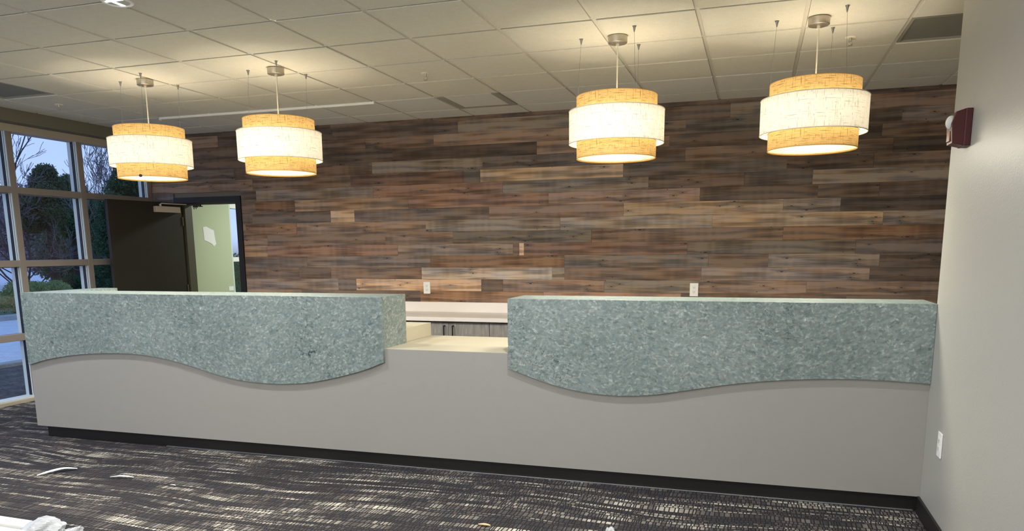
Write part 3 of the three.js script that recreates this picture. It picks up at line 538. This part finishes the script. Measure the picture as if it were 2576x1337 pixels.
/* ------------------------------------------------------------------ things left on the carpet */
{
  const scrap = (name, label, pts, y, mat, at, cat = 'scrap') => {
    // a curled strip: a ribbon along pts with some thickness
    const w = y[0], th = y[1], g = new THREE.PlaneGeometry(1, 1, 12, 2), c = new THREE.CatmullRomCurve3(pts.map(q => new THREE.Vector3(...q)));
    const side = new THREE.Vector3(0, 1, 0), geos = [];
    for (const s of [0, 1]) { const q = g.clone(), p = q.attributes.position; for (let i = 0; i < p.count; i++) { const t = p.getX(i) + 0.5, v = p.getY(i), o = c.getPoint(t), d = c.getTangent(t), n = new THREE.Vector3(-d.z, 0, d.x).normalize(), taper = 0.35 + 0.65 * Math.sin(Math.PI * clamp(t, 0.02, 0.98)); p.setXYZ(i, o.x + n.x * v * w * taper, o.y + s * th + 0.3 * w * v * v, o.z + n.z * v * w * taper); } q.computeVertexNormals(); if (s === 0) { const ix = q.index.array; for (let i = 0; i < ix.length; i += 3) { const a = ix[i]; ix[i] = ix[i + 1]; ix[i + 1] = a; } q.computeVertexNormals(); } geos.push(q); }
    const m = obj(name, geos, mat); m.position.set(...at); return tag(m, label, cat);
  };
  const paper = std(srgb(222, 228, 226), 0.8, { side: THREE.DoubleSide }), woodChip = std(srgb(226, 196, 150), 0.8, { side: THREE.DoubleSide });
  scrap('paper_scrap', 'curled white scrap of paper on the carpet at lower left', [[-0.05, 0.003, 0.10], [-0.02, 0.012, 0.02], [0.02, 0.016, -0.05], [0.08, 0.005, -0.10]], [0.05, 0.001], paper, [-4.11, 0.002, 3.83], 'paper scrap');
  scrap('paper_scrap', 'thin pale scrap on the carpet right of the curled paper', [[-0.08, 0.003, 0.02], [0, 0.012, 0.0], [0.08, 0.004, -0.02]], [0.03, 0.001], paper, [-3.575, 0.002, 3.80], 'paper scrap');
  scrap('paper_scrap', 'tiny white fleck on the carpet below the middle of the left stone front', [[-0.022, 0.003, 0.0], [0, 0.006, 0.0], [0.022, 0.003, 0.0]], [0.014, 0.001], paper, [-3.118, 0.002, 3.845], 'paper scrap');
  scrap('wood_chip', 'tan wood chip on the carpet at the bottom edge below the desk gap', [[-0.035, 0.003, 0.0], [0, 0.006, 0.0], [0.035, 0.003, 0.0]], [0.026, 0.003], woodChip, [-0.951, 0.002, 3.952], 'wood chip');
  // crumpled film: a lump of displaced surface
  const film = new THREE.MeshPhysicalMaterial({ color: srgb(226, 228, 230), roughness: 0.25, transmission: 0.35, thickness: 0, clearcoat: 0.6, clearcoatRoughness: 0.15, side: THREE.DoubleSide });
  const lump = (rx, ry, rz, seed, spike = 0.3) => { const g = new THREE.IcosahedronGeometry(1, 6), p = g.attributes.position; for (let i = 0; i < p.count; i++) { const x = p.getX(i), y = p.getY(i), z = p.getZ(i); const n = 1 + spike * (vnoise(x * 3 + 7, y * 3 + z * 2.2 + 9, 999, 999, seed) - 0.5) * 2 + spike * 0.6 * Math.abs(vnoise(x * 7 + 3, y * 6 + z * 5 + 20, 999, 999, seed + 1) - 0.5); p.setXYZ(i, x * rx * n, Math.max(y * ry * n, -ry * 0.5), z * rz * n); } g.computeVertexNormals(); return g; };
  const b = thing('wrapped_bundle', 'two long white strips bundled in crumpled clear plastic at the bottom left corner', 'bundle', [-3.3, 0, 4.70], -0.03);
  const strip = std(srgb(236, 236, 232), 0.4);
  obj('white_strip', bx(-2.2, 0.04, 0.004, 0.060, 0.0, 0.07, 0.02), strip, b);
  obj('white_strip', bx(-2.2, 0.10, 0.004, 0.050, 0.10, 0.17, 0.02), strip, b);
  const e = lump(0.12, 0.046, 0.08, 11, 0.34); e.translate(0.13, 0.032, 0.035); obj('plastic_film', e, film, b);
  const q = obj('film_scrap', lump(0.05, 0.03, 0.045, 23, 0.4), film); q.position.set(-2.985, 0.016, 4.72); tag(q, 'small crumple of clear film right of the wrapped bundle', 'film scrap');
  const q1 = obj('film_scrap', lump(0.02, 0.022, 0.022, 31, 0.4), film); q1.position.set(-0.275, 0.012, 3.87); tag(q1, 'upright twist of clear film at the bottom edge below the right stone front', 'film scrap');
  const q2 = obj('film_scrap', lump(0.045, 0.014, 0.03, 37, 0.3), film); q2.position.set(0.385, 0.008, 3.70); tag(q2, 'low white film scrap at the bottom edge, right of the upright twist', 'film scrap');
}

/* ------------------------------------------------------------------ outdoors */
const GY = -0.12;
{
  const g = (c, seed, s) => tex(256, 256, (i, j) => { const n = 0.5 * vnoise(i / 3, j / 3, 85, 85, seed) + 0.3 * vnoise(i / 16, j / 16, 16, 16, seed + 1) + 0.2 * hash(i, j, seed); return c.map(v => v * (1 + s * (n - 0.5))); }, { rx: 0.5, ry: 0.5 });
  const mulch = std(0xffffff, 0.95, { map: g([92, 84, 74], 81, 1.1) }), asphalt = std(0xffffff, 0.9, { map: g([222, 220, 218], 84, 0.2) }), grass = std(0xffffff, 0.95, { map: g([96, 108, 70], 87, 0.9) }), concrete = std(0xffffff, 0.85, { map: g([176, 174, 168], 90, 0.2) });
  struct('ground', bx(-90, -6.76, GY - 0.5, GY - 0.04, -90, 60), grass);
  struct('planting_bed', bx(-9.75, -6.76, GY - 0.04, GY, -40, 40), mulch);
  const drive = struct('driveway', bx(-16.9, -9.95, GY - 0.04, GY + 0.004, -40, 40), asphalt);
  struct('kerb', [bx(-17.2, -16.9, GY - 0.04, GY + 0.13, -40, 40, 0.03), bx(-9.95, -9.75, GY - 0.04, GY + 0.06, -40, 40, 0.02)], concrete);
  struct('parking_lot', bx(-88, -27, GY - 0.04, GY + 0.02, -80, 30), std(srgb(206, 206, 210), 0.5));
}
{
  const bark = std(srgb(70, 62, 58), 0.95), barkDark = std(srgb(58, 50, 42), 0.95), twig = std(srgb(116, 106, 106), 0.95);
  const leaf = c => new THREE.MeshPhysicalMaterial({ color: c, roughness: 0.9, side: THREE.DoubleSide, transmission: 0.3, thickness: 0, specularIntensity: 0.2 });
  const needles = leaf(srgb(84, 112, 74)), darkLeaf = leaf(srgb(72, 98, 70)), boxwood = leaf(srgb(138, 160, 104)), sageBush = leaf(srgb(138, 150, 118)), needlesB = leaf(srgb(98, 110, 80));
  // leaves: many small folded blades spread over a set of clumps
  const foliage = (clumps, n, size, seed) => {
    const r = rng(seed), pos = new Float32Array(n * 18), V = new THREE.Vector3(), tot = clumps.reduce((s, c) => s + c[3] ** 2, 0); let k = 0;
    const gauss = () => (r() + r() + r() - 1.5) / 1.5;
    for (let i = 0; i < n; i++) {
      let q = r() * tot, c = clumps[0]; for (const e of clumps) { q -= e[3] ** 2; if (q <= 0) { c = e; break; } }
      const th = r() * Math.PI * 2, cp = 2 * r() - 1, sp = Math.sqrt(1 - cp * cp), rad = c[3] * (0.55 + 0.5 * r());
      const x = c[0] + sp * Math.cos(th) * rad, y = c[1] + cp * rad * (c[4] || 1), z = c[2] + sp * Math.sin(th) * rad;
      const d = new THREE.Vector3(gauss(), gauss() + 0.2, gauss()).normalize(), s = new THREE.Vector3(gauss(), gauss(), gauss()).cross(d).normalize(), L = size * (0.6 + 0.8 * r()), w = L * 0.34, f = new THREE.Vector3().crossVectors(d, s).multiplyScalar(w * 0.5);
      const P0 = [x, y, z], tip = [x + d.x * L, y + d.y * L, z + d.z * L], m = [x + d.x * L * 0.5, y + d.y * L * 0.5, z + d.z * L * 0.5];
      const a = [m[0] + s.x * w + f.x, m[1] + s.y * w + f.y, m[2] + s.z * w + f.z], b = [m[0] - s.x * w + f.x, m[1] - s.y * w + f.y, m[2] - s.z * w + f.z];
      for (const v of [P0, a, tip, P0, tip, b]) { pos[k++] = v[0]; pos[k++] = v[1]; pos[k++] = v[2]; }
    }
    const g = new THREE.BufferGeometry(); g.setAttribute('position', new THREE.BufferAttribute(pos, 3)); g.setAttribute('uv', new THREE.BufferAttribute(new Float32Array(n * 12), 2)); g.computeVertexNormals(); return g;
  };
  const evergreen = (label, [x, z], H, R, base, mat, seed, n, size, name = 'evergreen_tree') => {
    const t = thing(name, label, 'tree', [x, GY, z]), r = rng(seed), cl = [];
    for (let k = 0; k < 26; k++) { const h = lerp(base, H, Math.pow((k + 0.5) / 26, 0.9)), f = Math.sin(Math.PI * clamp((h - base * 0.6) / (H - base * 0.6), 0, 1) * 0.86 + 0.35), a = r() * 6.28, d = R * f * (0.2 + 0.55 * r()); cl.push([d * Math.cos(a), h - 0.1 * H * r(), d * Math.sin(a), R * (0.26 + 0.26 * r()) * (0.55 + 0.5 * f), 0.8]); }
    obj('trunk', [cyl(0.05, 0.16, H * 0.9, 10, 0, H * 0.45, 0)], barkDark, t);
    const f = obj('foliage', foliage(cl, n, size, seed + 1), mat, t); f.userData.kind = 'stuff'; return t;
  };
  const bare = (label, [x, z], H, seed, spread, r0, most = 900) => {
    const t = thing('bare_tree', label, 'tree', [x, GY, z]), r = rng(seed), gs = [], tw = [];
    const grow = (p, d, L, rad, depth) => {
      const q = p.clone(), pts = [p.toArray()], dir = d.clone();
      for (let k = 0; k < 3; k++) { dir.add(new THREE.Vector3(r() - 0.5, (r() - 0.35) * 0.8, r() - 0.5).multiplyScalar(0.45)).normalize(); q.addScaledVector(dir, L / 3); pts.push(q.toArray()); }
      (depth > 2 ? tw : gs).push(tube(pts, rad, depth > 2 ? 3 : 5, 3));
      if (depth >= 6 || tw.length > most) return;
      const n = depth === 0 ? 5 : 2 + (r() < 0.6 ? 1 : 0);
      for (let k = 0; k < n; k++) { const nd = dir.clone().add(new THREE.Vector3(r() - 0.5, (r() - 0.4) * 0.7, r() - 0.5).multiplyScalar(spread * 2)).normalize(); const s = depth === 0 ? lerp(0.45, 1, k / (n - 1)) : 0.5 + 0.5 * r(); const st = new THREE.Vector3(...pts[clamp(Math.round(s * 3), 1, 3)]); grow(st, nd, L * (0.62 + 0.2 * r()), Math.max(rad * 0.60, 0.0055), depth + 1); }
    };
    grow(new THREE.Vector3(0, 0, 0), new THREE.Vector3(0, 1, 0), H * 0.36, r0, 0);
    obj('trunk', gs, bark, t); obj('twigs', tw, twig, t).userData.kind = 'stuff'; return t;
  };
  const bush = (label, [x, z], w, h, d, mat, seed, n, size, cat = 'bush', name = 'garden_bush') => {
    const t = thing(name, label, cat, [x, GY, z]), r = rng(seed), cl = [];
    for (let k = 0; k < 14; k++) cl.push([(r() - 0.5) * w * 0.75, h * (0.35 + 0.25 * r()), (r() - 0.5) * d * 0.75, Math.min(w, d, h) * (0.3 + 0.14 * r()), 0.9]);
    const st = []; for (let k = 0; k < 5; k++) st.push(tube([[0.1 * (r() - 0.5), 0, 0.1 * (r() - 0.5)], [(r() - 0.5) * w * 0.3, h * 0.3, (r() - 0.5) * d * 0.3], [(r() - 0.5) * w * 0.6, h * 0.6, (r() - 0.5) * d * 0.6]], 0.015, 5));
    obj('stems', st, barkDark, t); obj('foliage', foliage(cl, n, size, seed + 2), mat, t).userData.kind = 'stuff'; return t;
  };
  evergreen('rounded dark evergreen behind the bare branches at the far left', [-20.1, -10.45], 4.25, 1.0, 2.8, needlesB, 201, 50000, 0.055);
  evergreen('smaller evergreen between the rounded one and the tall dark one', [-22.0, -13.05], 4.35, 1.0, 2.7, needles, 211, 50000, 0.055);
  {
    const t = thing('evergreen_tree', 'tall dense conifer close to the window beside the open door', 'tree', [-9.36, GY, -2.55]), r = rng(221), cl = [];
    for (let k = 0; k < 70; k++) { const h = 0.3 + 3.45 * Math.pow((k + 0.5) / 70, 1.05), R = clamp((3.75 - h) * 0.33, 0.03, 0.62), a = r() * 6.28, d = R * (0.25 + 0.5 * r()); cl.push([d * Math.cos(a), h, d * Math.sin(a), 0.05 + R * 0.42, 0.75]); }
    obj('trunk', cyl(0.02, 0.09, 3.9, 10, 0, 1.95, 0), barkDark, t);
    obj('foliage', foliage(cl, 75000, 0.045, 222), darkLeaf, t).userData.kind = 'stuff';
  }
  evergreen('broad dark evergreen far behind the middle of the second window bay', [-25.2, -16.4], 3.7, 2.3, 0.6, needlesB, 231, 45000, 0.075);
  {
    const thicket = leaf(srgb(164, 152, 160));
    evergreen('wide grey leafless thicket far beyond the driveway behind the hedge', [-33.6, -22.4], 5.0, 3.4, 1.5, thicket, 261, 40000, 0.16, 'leafless_thicket');
    evergreen('wide grey leafless thicket far beyond the driveway at the left edge', [-39.5, -16.0], 5.2, 3.4, 1.5, thicket, 271, 30000, 0.16, 'leafless_thicket');
  }
  bare('leafless tree with thin branches against the sky in the left window', [-17.6, -7.3], 6.0, 301, 0.62, 0.04, 1100);
  bare('leafless tree behind the middle of the second window bay', [-15.3, -7.4], 5.2, 311, 0.65, 0.028, 1000);
  bare('leafless tree in the upper right window bay beside the first pendant', [-12.6, -5.5], 5.0, 321, 0.6, 0.022, 130);
  bare('twiggy grey shrub tree low at the left edge beyond the driveway', [-19.6, -5.2], 3.6, 331, 0.95, 0.03);
  bare('twiggy grey shrub tree low behind the clipped hedge', [-19.6, -9.2], 3.7, 341, 0.95, 0.03);
  bare('twiggy grey shrub tree between the hedge and the far evergreens', [-22.6, -11.2], 3.9, 351, 0.95, 0.035);
  bush('long clipped green hedge low in the second window bay', [-17.9, -7.9], 0.9, 0.95, 2.4, boxwood, 401, 26000, 0.05, 'hedge', 'clipped_hedge');
  bush('low grey-green shrub beyond the driveway at the left edge', [-18.1, -5.3], 0.9, 0.75, 1.5, sageBush, 411, 14000, 0.05);
  bush('dark shrub behind the grey-green one at the left edge', [-20.6, -6.9], 1.2, 1.5, 1.9, darkLeaf, 421, 20000, 0.06);
  bush('small dark shrub behind the right end of the clipped hedge', [-20.2, -11.6], 0.8, 1.2, 1.5, darkLeaf, 431, 12000, 0.06);
  bush('dark rounded shrub seen through the doorway window', [-13.5, -9.6], 1.6, 1.9, 1.6, darkLeaf, 441, 24000, 0.06);
}
renderer.render(scene, camera);
